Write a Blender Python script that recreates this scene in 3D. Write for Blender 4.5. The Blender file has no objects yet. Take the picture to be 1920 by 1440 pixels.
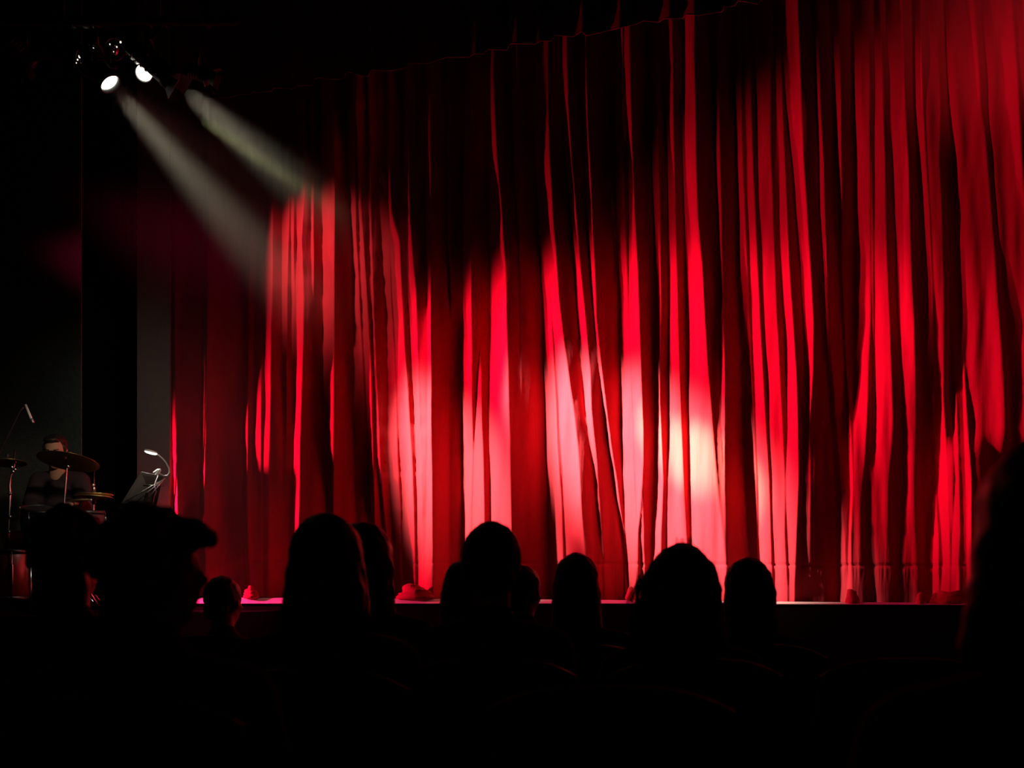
import bpy, bmesh, math, random
import numpy as np
from mathutils import Vector, Matrix
random.seed(7); np.random.seed(7)
R = math.radians
COL = bpy.context.scene.collection
SC = bpy.context.scene

# ------------------------------------------------------------------ camera
F = 2000.0                       # focal length in pixels of a 1920 wide frame
HOR = 1125.0                     # picture row of the eye level
EYE = Vector((0.0, 0.0, 1.2))
cam_d = bpy.data.cameras.new('camera'); cam = bpy.data.objects.new('camera', cam_d); COL.objects.link(cam)
cam.location = EYE; cam.rotation_euler = (R(90), 0, 0)
cam_d.sensor_width = 36; cam_d.lens = 36*F/1920; cam_d.shift_y = (HOR-720)/1920
cam_d.dof.use_dof = True; cam_d.dof.focus_distance = 9.3; cam_d.dof.aperture_fstop = 3.2
cam_d.clip_start = 0.05; cam_d.clip_end = 100
SC.camera = cam

def at(px, py, Y):
    """point seen at px,py at depth Y in front of the camera"""
    return Vector(((px-960)/F*Y, Y, 1.2+(HOR-py)/F*Y))
def yc(px): return 9.6/(1+1.747e-4*(px-960))      # depth of the hanging curtain
def cur(px, py, off=0.0): return at(px, py, yc(px)-off)

# ------------------------------------------------------------------ world, exposure
w = bpy.data.worlds.new('world'); SC.world = w; w.use_nodes = True
w.node_tree.nodes['Background'].inputs[0].default_value = (0.8, 0.9, 0.75, 1)
w.node_tree.nodes['Background'].inputs[1].default_value = 0.0004
vs = SC.view_settings
SC.display_settings.display_device = 'sRGB'
vs.view_transform = 'Standard'; vs.look = 'None'; vs.gamma = 1; vs.exposure = 0; vs.use_curve_mapping = False
SC.cycles.use_denoising = True
SC.cycles.max_bounces = 5; SC.cycles.diffuse_bounces = 2; SC.cycles.volume_bounces = 0
SC.cycles.sample_clamp_indirect = 3

# ------------------------------------------------------------------ lights
def aim(o, target):
    o.rotation_euler = (Vector(target)-Vector(o.location)).to_track_quat('-Z', 'Y').to_euler()
def spot(name, loc, target, energy, color, size, blend, radius=0.05):
    d = bpy.data.lights.new(name, 'SPOT'); o = bpy.data.objects.new(name, d); COL.objects.link(o)
    d.energy = energy; d.color = color; d.spot_size = R(size); d.spot_blend = blend; d.shadow_soft_size = radius
    o.location = loc; aim(o, target); return o

LAMP1 = at(205, 155, 8.5); LAMP2 = at(270, 137, 8.3); LAMP3 = at(322, 150, 8.2)
TGT1 = cur(850, 900); TGT2 = cur(1200, 880)
WARM = (1.0, 0.80, 0.50); RED = (1.0, 0.012, 0.13); PINK = (1.0, 0.35, 0.42)
LAMP5 = at(160, 110, 8.75)
BEAMS = [
 # name, place, aim, energy, colour, cone, blend, radius
 ('beam_first', LAMP1+(TGT1-LAMP1).normalized()*0.12, TGT1, 6500, (1.0, 0.82, 0.62), 21, 1.0, 0.08),
 ('beam_second', LAMP3+(TGT2-LAMP3).normalized()*0.13, TGT2, 11500, (1.0, 0.80, 0.62), 22, 1.0, 0.08),
 ('beam_core', LAMP2+(TGT2-LAMP2).normalized()*0.5, cur(1305, 860), 22000, (1.0, 0.95, 0.36), 8, 1.0, 0.05),
 ('beam_short', LAMP5+Vector((0.12, 0.1, -0.1)), cur(610, 500), 420, (1.0, 0.34, 0.30), 40, 1.0, 0.10),
 ('wash_middle', Vector((-6.6, 8.6, 4.8)), cur(1290, 720), 9000, (1.0, 0.013, 0.14), 19, 0.8, 0.18),
 ('wash_broad', Vector((-4.7, 8.3, 4.5)), cur(1060, 800), 2300, (1.0, 0.013, 0.14), 33, 1.0, 0.18),
 ('wash_right', Vector((-6.6, 7.0, 4.2)), cur(1700, 360), 2300, (1.0, 0.013, 0.14), 17, 1.0, 0.18),
 ('wash_low', Vector((-4.7, 10.575, 1.9)), cur(440, 980), 1700, (1.0, 0.013, 0.14), 92, 1.0, 0.06),
 ('fill_front', at(2600, -700, 4.5), cur(1500, 800), 30, RED, 60, 1.0, 0.3),  # added red fill, stands in for bounced light in the dark pleats
 ('wash_above_right', at(2100, -120, 6.6), cur(1850, 60), 34, (1.0, 0.22, 0.24), 60, 1.0, 0.2),
]
for b in BEAMS: spot(*b)

# ------------------------------------------------------------------ materials
def mat(name, color, rough=0.6, metal=0.0, spec=0.5, sheen=0.0, sheen_tint=(1, 1, 1), noise=None, bump=None, emit=None, estr=0.0):
    m = bpy.data.materials.new(name); m.use_nodes = True
    nt = m.node_tree; b = nt.nodes['Principled BSDF']
    b.inputs['Base Color'].default_value = (*color, 1); b.inputs['Roughness'].default_value = rough
    b.inputs['Metallic'].default_value = metal; b.inputs['Specular IOR Level'].default_value = spec
    b.inputs['Sheen Weight'].default_value = sheen; b.inputs['Sheen Tint'].default_value = (*sheen_tint, 1)
    b.inputs['Sheen Roughness'].default_value = 0.4
    tc = nt.nodes.new('ShaderNodeTexCoord')
    if noise:
        sc, amt = noise[0], noise[1]
        mp = nt.nodes.new('ShaderNodeMapping'); mp.inputs['Scale'].default_value = noise[2] if len(noise) > 2 else (1, 1, 1)
        nt.links.new(tc.outputs['Object'], mp.inputs['Vector'])
        n = nt.nodes.new('ShaderNodeTexNoise'); n.inputs['Scale'].default_value = sc; n.inputs['Detail'].default_value = 5
        nt.links.new(mp.outputs[0], n.inputs['Vector'])
        mx = nt.nodes.new('ShaderNodeMix'); mx.data_type = 'RGBA'
        mx.inputs[6].default_value = tuple(c*(1-amt) for c in color)+(1,)
        mx.inputs[7].default_value = tuple(min(1, c*(1+amt)) for c in color)+(1,)
        nt.links.new(n.outputs['Fac'], mx.inputs[0]); nt.links.new(mx.outputs[2], b.inputs['Base Color'])
    if bump:
        mp2 = nt.nodes.new('ShaderNodeMapping'); mp2.inputs['Scale'].default_value = bump[2]
        nt.links.new(tc.outputs['Object'], mp2.inputs['Vector'])
        n2 = nt.nodes.new('ShaderNodeTexNoise'); n2.inputs['Scale'].default_value = bump[0]; n2.inputs['Detail'].default_value = 4
        nt.links.new(mp2.outputs[0], n2.inputs['Vector'])
        bp = nt.nodes.new('ShaderNodeBump'); bp.inputs['Strength'].default_value = bump[1]; bp.inputs['Distance'].default_value = 0.01
        nt.links.new(n2.outputs['Fac'], bp.inputs['Height']); nt.links.new(bp.outputs[0], b.inputs['Normal'])
    if emit:
        b.inputs['Emission Color'].default_value = (*emit, 1); b.inputs['Emission Strength'].default_value = estr
    return m
M = {}
M['velvet'] = mat('red_velvet', (0.42, 0.024, 0.040), 0.85, spec=0.15, sheen=0.12, sheen_tint=(1, 0.55, 0.5), noise=(30, 0.10, (1, 1, 0.25)), bump=(45, 0.25, (1, 1, 0.12)))
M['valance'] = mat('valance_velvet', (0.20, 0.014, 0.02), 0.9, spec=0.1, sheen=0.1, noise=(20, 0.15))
M['lit_rim'] = mat('valance_lit_rim', (0.34, 0.06, 0.08), 0.8, sheen=0.2)  # paler than the valance: faint rim light put into the colour
M['black'] = mat('black_paint', (0.012, 0.012, 0.012), 0.55, noise=(12, 0.3))
M['blackmetal'] = mat('black_metal', (0.02, 0.02, 0.02), 0.38, metal=0.5, noise=(30, 0.2))
M['chrome'] = mat('chrome', (0.75, 0.75, 0.75), 0.22, metal=1.0)
M['brass'] = mat('cymbal_bronze', (0.50, 0.33, 0.12), 0.36, metal=0.9, noise=(60, 0.25))
M['wall'] = mat('dark_wall', (0.040, 0.043, 0.035), 0.9, noise=(35, 0.5), bump=(60, 0.4, (1, 1, 1)))
M['pillar'] = mat('grey_paint', (0.16, 0.155, 0.14), 0.85, noise=(14, 0.1))
M['drape'] = mat('black_drape', (0.010, 0.010, 0.009), 0.95, spec=0.1, noise=(8, 0.2))
M['stage'] = mat('stage_front', (0.004, 0.003, 0.003), 0.9, spec=0.03, noise=(5, 0.3, (1, 1, 6)))
M['boards'] = mat('stage_boards', (0.10, 0.07, 0.05), 0.6, noise=(9, 0.3, (8, 1, 1)))
M['nosing'] = mat('white_nosing', (0.8, 0.78, 0.72), 0.5, noise=(4, 0.15, (1, 1, 1)))
M['floor'] = mat('dark_carpet', (0.010, 0.006, 0.006), 0.95, noise=(60, 0.4))
M['ceiling'] = mat('ceiling_paint', (0.010, 0.010, 0.010), 0.95, noise=(6, 0.2))
M['skin'] = mat('skin', (0.50, 0.27, 0.17), 0.6, noise=(22, 0.08))
M['hair_dark'] = mat('dark_hair', (0.012, 0.008, 0.006), 0.55, noise=(80, 0.4, (1, 1, 0.1)))
M['hair_brown'] = mat('brown_hair', (0.030, 0.014, 0.009), 0.5, noise=(80, 0.4, (1, 1, 0.1)))
M['cloth'] = mat('dark_cloth', (0.012, 0.011, 0.012), 0.95, spec=0.1, noise=(50, 0.3))
M['cloth_red'] = mat('dark_red_cloth', (0.05, 0.012, 0.010), 0.95, spec=0.1, noise=(50, 0.3))
M['shirt'] = mat('black_shirt', (0.040, 0.026, 0.030), 0.9, spec=0.15, noise=(40, 0.2))
M['seatfab'] = mat('seat_fabric', (0.010, 0.004, 0.004), 0.9, spec=0.1, noise=(70, 0.3))
M['seatrim'] = mat('seat_trim', (0.02, 0.02, 0.02), 0.35, metal=0.6)
M['white'] = mat('white_plastic', (0.8, 0.78, 0.74), 0.4, noise=(9, 0.03))
M['lens'] = mat('lit_lens', (1, 1, 1), 0.3, emit=(1.0, 0.93, 0.78), estr=10)
M['ledlight'] = mat('lit_led_panel', (1, 1, 1), 0.3, emit=(0.92, 1.0, 0.90), estr=5)
M['hole'] = mat('lamp_light_leak', (1, 1, 1), 0.3, emit=(1.0, 0.92, 0.78), estr=1.2)
M['glass'] = mat('dark_glass', (0.02, 0.02, 0.025), 0.08, spec=0.8)
M['drum'] = mat('drum_shell', (0.012, 0.012, 0.014), 0.45, spec=0.25, noise=(4, 0.1))
M['drumred'] = mat('red_drum_shell', (0.16, 0.016, 0.010), 0.35, spec=0.6, noise=(4, 0.1))
M['drumhead'] = mat('drum_head', (0.02, 0.02, 0.02), 0.5, noise=(8, 0.05))
M['wood'] = mat('stick_wood', (0.45, 0.32, 0.18), 0.5, noise=(30, 0.2, (1, 1, 8)))
M['paper'] = mat('sheet_paper', (0.30, 0.28, 0.24), 0.8, noise=(20, 0.05))

# ------------------------------------------------------------------ helpers
def link(o, parent=None):
    COL.objects.link(o)
    if parent is not None: o.parent = parent
    return o
def obj(name, bm, m, parent=None, smooth=True):
    me = bpy.data.meshes.new(name); bm.to_mesh(me); bm.free()
    me.materials.append(m)
    if smooth: me.polygons.foreach_set('use_smooth', [True]*len(me.polygons))
    o = bpy.data.objects.new(name, me); return link(o, parent)
def tag(o, label, cat, group=None, kind=None):
    o['label'] = label
    if cat: o['category'] = cat
    if group: o['group'] = group
    if kind: o['kind'] = kind
    return o
def struct(name, bm, m, label, smooth=False):
    o = obj(name, bm, m, None, smooth); o['kind'] = 'structure'; o['label'] = label; o['category'] = name.split('_')[0]; return o
def empty(name, loc, label, cat, group=None, rot=(0, 0, 0)):
    o = bpy.data.objects.new(name, None); o.empty_display_size = 0.1
    o.location = loc; o.rotation_euler = rot; link(o); return tag(o, label, cat, group)
def add_box(bm, c, s, rot=None, bev=0.0):
    mtx = Matrix.Translation(Vector(c)) @ (rot.to_4x4() if rot is not None else Matrix()) @ Matrix.Diagonal((s[0], s[1], s[2], 1))
    r = bmesh.ops.create_cube(bm, size=1.0, matrix=mtx)
    if bev > 0:
        es = list({e for v in r['verts'] for e in v.link_edges})
        bmesh.ops.bevel(bm, geom=es, offset=bev, segments=2, affect='EDGES', profile=0.5)
def add_tube(bm, pts, rad, seg=10, cap=True):
    pts = [Vector(p) for p in pts]; n = len(pts)
    rs = rad if isinstance(rad, (list, tuple)) else [rad]*n
    rings = []; up = None
    for i, p in enumerate(pts):
        t = (pts[min(i+1, n-1)]-pts[max(i-1, 0)])
        if t.length < 1e-9: t = Vector((0, 0, 1))
        t.normalize()
        if up is None:
            up = Vector((0, 0, 1)) if abs(t.z) < 0.9 else Vector((1, 0, 0))
        a = t.cross(up)
        if a.length < 1e-4: a = t.cross(Vector((0, 1, 0.3)))
        a.normalize(); b = a.cross(t).normalized(); up = b
        rings.append([bm.verts.new(p+(a*math.cos(2*math.pi*k/seg)+b*math.sin(2*math.pi*k/seg))*rs[i]) for k in range(seg)])
    for i in range(n-1):
        for k in range(seg):
            bm.faces.new((rings[i][k], rings[i][(k+1) % seg], rings[i+1][(k+1) % seg], rings[i+1][k]))
    if cap:
        bm.faces.new(list(reversed(rings[0]))); bm.faces.new(rings[-1])
def add_lathe(bm, prof, seg=32, mtx=None):
    mtx = mtx or Matrix(); rings = []
    for r, z in prof:
        rings.append([bm.verts.new(mtx @ Vector((max(r, 1e-4)*math.cos(2*math.pi*k/seg), max(r, 1e-4)*math.sin(2*math.pi*k/seg), z))) for k in range(seg)])
    for i in range(len(prof)-1):
        for k in range(seg):
            bm.faces.new((rings[i][k], rings[i][(k+1) % seg], rings[i+1][(k+1) % seg], rings[i+1][k]))
def add_ell(bm, c, r, rot=None, u=20, v=14):
    mtx = Matrix.Translation(Vector(c)) @ (rot.to_4x4() if rot is not None else Matrix()) @ Matrix.Diagonal((r[0], r[1], r[2], 1))
    bmesh.ops.create_uvsphere(bm, u_segments=u, v_segments=v, radius=1.0, matrix=mtx)
def add_capsule(bm, p0, r0, p1, r1, seg=16, flat=1.0):
    p0, p1 = Vector(p0), Vector(p1); d = p1-p0; L = d.length
    mt = Matrix.Translation(p0) @ d.to_track_quat('Z', 'Y').to_matrix().to_4x4() @ Matrix.Diagonal((1, flat, 1, 1))
    prof = [(r0*math.cos(a), -r0*math.sin(a)) for a in [math.pi/2*(1-i/5) for i in range(5)]]
    prof += [(r0, 0), ((r0+r1)/2, L/2), (r1, L)]
    prof += [(r1*math.cos(a), L+r1*math.sin(a)) for a in [math.pi/2*(i/5) for i in range(1, 6)]]
    add_lathe(bm, prof, seg, mt)
def slab(bm, a, b, depth_dir, z0, z1, t):
    """vertical slab between two ground points"""
    a = Vector(a); b = Vector(b); d = Vector(depth_dir)*t
    vs_ = [bm.verts.new(p) for p in (
        (a.x, a.y, z0), (b.x, b.y, z0), (b.x, b.y, z1), (a.x, a.y, z1),
        (a.x+d.x, a.y+d.y, z0), (b.x+d.x, b.y+d.y, z0), (b.x+d.x, b.y+d.y, z1), (a.x+d.x, a.y+d.y, z1))]
    for f in ((0, 1, 2, 3), (5, 4, 7, 6), (4, 0, 3, 7), (1, 5, 6, 2), (3, 2, 6, 7), (4, 5, 1, 0)):
        bm.faces.new([vs_[i] for i in f])
def bake(name, bm, m, parent, voxel, smooth_it=4, disp=None):
    """union of closed shapes grown into one continuous skin"""
    me = bpy.data.meshes.new(name); bm.to_mesh(me); bm.free()
    o = bpy.data.objects.new(name, me); COL.objects.link(o)
    md = o.modifiers.new('r', 'REMESH'); md.mode = 'VOXEL'; md.voxel_size = voxel; md.use_smooth_shade = True
    if smooth_it:
        s = o.modifiers.new('s', 'SMOOTH'); s.factor = 0.6; s.iterations = smooth_it
    if disp:
        tx = bpy.data.textures.new(name+'_tex', 'CLOUDS'); tx.noise_scale = disp[1]
        dm = o.modifiers.new('d', 'DISPLACE'); dm.texture = tx; dm.strength = disp[0]; dm.mid_level = 0.5; dm.texture_coords = 'LOCAL'
    dg = bpy.context.evaluated_depsgraph_get()
    me2 = bpy.data.meshes.new_from_object(o.evaluated_get(dg)); me2.name = name
    o.modifiers.clear(); o.data = me2; bpy.data.meshes.remove(me)
    me2.materials.clear(); me2.materials.append(m)
    me2.polygons.foreach_set('use_smooth', [True]*len(me2.polygons))
    if parent is not None: o.parent = parent
    return o

# ------------------------------------------------------------------ the stage curtain
# every lit pleat: (row, left edge, right edge[, how far it turns to the light])
BANDS = [
 [(760,303,306),(850,301,307),(900,300,309),(950,299,312),(1120,298,314)],
 [(400,321,327,.7),(750,322,329),(850,323,331),(950,325,334),(1120,327,338)],
 [(400,380,392,.8),(700,379,388),(750,378,387),(900,376,384),(1000,374,382),(1100,374,388,.7)],
 [(330,463,470,.8),(400,463,472),(450,461,470),(550,459,467),(650,457,468),(750,457,466),(900,456,464),(1000,456,465),(1100,459,470)],
 [(330,449,463,.5),(550,451,460,.6),(700,452,458,.5)],
 [(200,482,510,.7),(400,480,496,.6),(500,480,494,.75),(600,477,494,.75),(700,475,492,.7),(900,473,490,.3),(1100,473,490,.25)],
 [(200,500,510,.9),(400,493,511),(500,496,511),(600,495,510),(700,495,508),(900,494,505,.4),(1100,494,505,.3)],
 [(200,529,542),(400,530,543),(500,530,540),(600,530,539),(700,529,538,.8),(800,530,538,.5),(1000,530,536,.25)],
 [(200,545,550),(450,547,551),(600,548,553),(700,549,553,.6),(800,549,552,.3)],
 [(200,556,575),(350,557,571),(450,558,566),(550,556,570),(650,554,570),(750,553,566),(850,551,563),(950,548,562),(1000,546,560),(1120,544,560)],
 [(180,583,590),(450,584,588),(520,586,589),(560,587,588,.3)],
 [(180,600,628),(400,605,628),(750,607,627,.85),(950,613,626,.5),(1100,613,626,.4)],
 [(180,648,664),(300,652,666),(400,657,668),(450,660,669),(550,662,674),(650,663,679,.65),(750,662,684,.55),(900,664,690,.4),(1000,670,695,.4)],
 [(200,664,668),(300,671,674),(400,673,678),(500,677,685),(600,681,691),(700,686,697),(800,690,699),(900,694,701),(1000,699,704)],
 [(180,688,692),(300,692,696),(400,693,696),(500,695,699),(600,699,702),(700,702,706),(750,704,709),(850,707,713),(950,715,720),(1050,724,730)],
 [(180,706,711,.6),(300,709,714,.7),(380,713,726,.7),(450,716,732,.7),(550,721,734,.7),(650,725,740,.7),(750,727,744,.7),(850,729,746,.75),(950,734,752,.8),(1050,738,752,.8),(1110,738,755,.8)],
 [(180,725,729,.7),(300,727,731),(400,729,735),(450,732,750),(550,736,754),(650,742,759),(750,746,766),(850,750,772),(950,755,777),(1050,755,779),(1110,755,780)],
 [(180,757,765),(300,759,767),(400,761,769),(450,764,773),(550,766,781),(650,770,784),(750,776,787),(850,780,791),(950,782,793),(1050,783,796),(1110,783,798)],
 [(600,783,800,.4),(750,788,800,.55),(900,792,800,.65),(1100,796,799,.7)],
 [(180,799,807),(300,800,808),(450,801,808),(600,801,808),(750,801,809),(850,801,810),(950,799,811),(1050,797,812),(1110,797,813)],
 [(180,841,843,.6),(300,840,843),(450,841,845),(550,842,846),(590,844,848,.5),(620,846,848,.2)],
 [(600,845,866,.15),(700,844,865,.28),(1120,842,864,.3)],
 [(150,873,885),(300,872,885),(450,869,883),(600,868,884),(750,866,886),(850,866,888),(950,866,885),(1100,866,884)],
 [(640,900,901,.3),(700,896,903,.8),(750,894,903),(800,891,904),(850,889,906),(950,886,909),(1000,885,910),(1100,885,912)],
 [(140,917,926),(300,917,933),(400,919,942),(500,919,948),(600,920,950),(750,917,955),(850,918,957),(1000,921,960),(1100,922,961)],
 [(140,960,970,.8),(300,964,972),(400,970,974),(500,973,976,.5),(600,974,977,.4),(700,976,979,.3)],
 [(120,1002,1028,.7),(200,1003,1029,.7),(300,1006,1032,.8),(400,1010,1038),(450,1012,1041),(570,1017,1032),(650,1019,1037),(750,1022,1043),(850,1024,1046),(950,1027,1054),(1050,1030,1057),(1120,1030,1058)],
 [(440,1040,1041),(570,1034,1050),(650,1041,1059),(750,1048,1074),(850,1053,1085),(950,1058,1090),(1050,1062,1099),(1120,1063,1104)],
 [(120,1052,1064,.9),(200,1055,1066),(300,1062,1072),(400,1069,1081),(500,1077,1089),(600,1084,1099),(700,1092,1107),(760,1097,1109),(820,1104,1115,.7),(870,1112,1121,.5),(950,1118,1124,.45),(1050,1130,1135,.35)],
 [(110,1090,1099,.9),(250,1094,1103),(350,1096,1109),(450,1101,1113),(520,1107,1117),(600,1114,1119),(700,1124,1130),(800,1135,1142),(900,1150,1157),(1000,1165,1171),(1040,1170,1173)],
 [(100,1131,1135,.7),(300,1141,1144,.7),(400,1147,1150,.7),(500,1153,1155,.7)],
 [(90,1155,1168),(300,1155,1169),(400,1156,1172),(500,1157,1176),(600,1159,1179),(700,1162,1184),(800,1165,1188),(900,1168,1191),(1000,1173,1196),(1060,1175,1196),(1110,1180,1192)],
 [(90,1170,1182,.8),(300,1179,1187),(400,1180,1191),(500,1180,1197),(600,1180,1200),(700,1184,1203),(800,1188,1207),(870,1190,1207),(950,1194,1202),(1000,1195,1197)],
 [(930,1205,1207,.5),(1000,1201,1208,.8),(1080,1203,1210,.8)],
 [(80,1222,1232),(300,1223,1235),(400,1225,1238),(600,1228,1240),(750,1229,1238),(820,1228,1241),(900,1225,1244),(1000,1221,1240),(1100,1219,1240)],
 [(80,1240,1262,.8),(300,1251,1265),(400,1253,1267),(600,1254,1273),(700,1254,1276),(800,1253,1279),(900,1251,1284),(1000,1250,1289),(1100,1250,1293)],
 [(60,1279,1304),(300,1281,1306),(400,1283,1309),(500,1284,1318),(600,1286,1323),(700,1288,1330),(800,1290,1338),(900,1291,1346),(1000,1294,1356),(1060,1296,1363),(1120,1297,1368)],
 [(600,1330,1349,.3),(700,1336,1350,.5),(800,1341,1352,.6),(900,1347,1358,.5),(1000,1358,1366,.35)],
 [(50,1336,1344),(300,1341,1351),(400,1343,1353),(600,1349,1357),(700,1350,1360),(800,1353,1360),(850,1356,1360,.6),(950,1358,1361,.3)],
 [(40,1375,1388,.8),(300,1379,1392),(400,1381,1397),(500,1382,1402),(600,1386,1406),(700,1389,1410),(800,1392,1415),(900,1397,1419),(1000,1401,1420),(1100,1410,1424)],
 [(35,1394,1405),(300,1402,1412),(400,1403,1416),(500,1406,1421),(600,1409,1425),(700,1413,1431),(800,1418,1437),(900,1422,1443),(1000,1423,1446),(1100,1426,1450)],
 [(30,1412,1444,.7),(300,1420,1446,.8),(400,1425,1450,.8),(500,1429,1454,.85),(600,1433,1458,.9),(700,1438,1464),(800,1442,1468,.9),(900,1447,1472,.85),(1000,1449,1472,.8),(1100,1452,1478,.8)],
 [(25,1450,1462,.9),(200,1457,1468),(300,1462,1472),(400,1462,1476),(500,1465,1481),(600,1470,1487),(700,1474,1494),(800,1477,1497),(900,1475,1498),(1000,1476,1494,.8),(1100,1480,1490,.7)],
 [(20,1467,1498,.8),(200,1474,1503,.95),(300,1484,1507),(400,1490,1514),(500,1500,1520),(600,1505,1526),(700,1509,1525),(750,1510,1522),(800,1508,1519,.7),(900,1505,1520,.5),(1100,1505,1520,.35)],
 [(0,1521,1532),(200,1530,1539),(300,1535,1545),(400,1537,1548),(500,1543,1551,.9),(600,1546,1554,.6),(700,1551,1562,.55),(800,1559,1570,.5),(950,1568,1580,.4),(1100,1570,1590,.4)],
 [(0,1553,1573,.9),(200,1561,1577),(300,1567,1578),(400,1572,1579),(480,1575,1577.5),(600,1581,1583.5),(700,1585,1588),(800,1588,1595),(900,1593,1600),(950,1594,1599),(1000,1592,1597),(1050,1591,1597),(1110,1589,1598)],
 [(0,1594,1631,.75),(200,1597,1631,.75),(300,1600,1632,.9),(600,1602,1633,.9),(750,1601,1628,.9),(850,1601,1622,.45),(950,1600,1616,.2),(1100,1599,1610,.15)],
 [(250,1601,1617,1.),(600,1602,1618,1.),(750,1601,1615,.95)],
 [(300,1634,1636,.7),(600,1635.5,1638,.9),(800,1636,1638,.6)],
 [(0,1638,1651),(200,1640,1656),(300,1640,1660),(450,1641,1662),(600,1641,1669),(700,1641,1672),(800,1641,1674,.5),(900,1640,1668,.2),(1100,1640,1660,.1)],
 [(0,1659,1693,.8),(150,1668,1697,.8),(300,1674,1704,.9),(400,1676,1707,.9),(500,1680,1710,.9),(600,1685,1715,.9),(700,1690,1718,.65),(800,1692,1718,.25),(900,1690,1716,.1),(1100,1690,1716,.1)],
 [(0,1709,1727,.95),(200,1712,1731,.95),(300,1719,1736,.95),(400,1723,1743,.9),(600,1731,1749,.65),(700,1732,1752,.3),(900,1730,1750,.12),(1100,1730,1750,.1)],
 [(0,1732,1758,.6),(200,1736,1765,.6),(300,1740,1762,.65),(400,1746,1767,.6),(600,1756,1772,.45),(700,1758,1770,.35)],
 [(0,1768,1830,.7),(200,1776,1841,.7),(300,1785,1851,.68),(400,1788,1859,.6),(600,1800,1874,.55),(800,1826,1890,.4)],
 [(0,1768,1780,.95),(200,1777,1788,.95),(300,1786,1796,.9),(450,1790,1800,.8),(600,1800,1806,.6)],
 [(0,1834,1900,.78),(200,1850,1913,.8),(300,1861,1918,.7),(400,1868,1925,.65),(600,1888,1940,.5),(900,1905,1950,.3)],
 [(0,1904,1960,.75),(150,1914,1970,.75),(300,1928,1980,.6),(900,1960,2000,.4)],
 [(680,1765,1767,.3),(760,1765,1770,.7),(850,1763,1776),(920,1759,1779),(1000,1766,1781),(1050,1769,1782),(1110,1764,1781)],
 [(850,1777,1790,.55),(960,1781,1787,.5)],
 [(450,1779,1784,.4),(600,1781,1788,.6),(700,1783,1791,.85),(800,1787,1796),(900,1791,1799),(950,1789,1800),(1000,1786,1801),(1050,1785,1798),(1110,1783,1799)],
 [(560,1799,1801,.4),(600,1801,1803,.6),(700,1804,1809,.85),(800,1808,1815),(900,1811,1822),(950,1813,1822),(1100,1813,1822,.8)],
 [(950,1754,1757,.4),(1000,1751,1760),(1060,1749,1760),(1110,1748,1762)],
]
DARKER = [  # deep recesses between pleats: row, left, right, extra turn away
 [(200,628,648,.35),(700,628,650,.3)], [(300,812,840,.4),(1100,814,842,.35)], [(560,958,1012,.12),(1100,966,1022,.10)], [(300,514,528,.3),(700,510,528,.3)],
 [(100,1300,1335,.25),(500,1357,1379,.3),(1000,1363,1384,.3)], [(0,1578,1592,.3),(500,1583,1600,.3)], [(0,1695,1708,.4),(600,1716,1728,.35)],
 [(0,1766,1768,.4),(300,1768,1785,.4),(600,1778,1799,.15)], [(0,1831,1836,.5),(300,1852,1860,.5),(600,1875,1887,.35)], [(200,1540,1560,.3),(600,1555,1577,.3)],
]
def interp_band(b, ys):
    a = np.array([(t[0], t[1], t[2], t[3] if len(t) > 3 else 1.0) for t in b], float)
    return [np.interp(ys, a[:, 0], a[:, i]) for i in (1, 2, 3)], a[0, 0], a[-1, 0]
def smooth01(t): t = np.clip(t, 0, 1); return t*t*(3-2*t)

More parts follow.
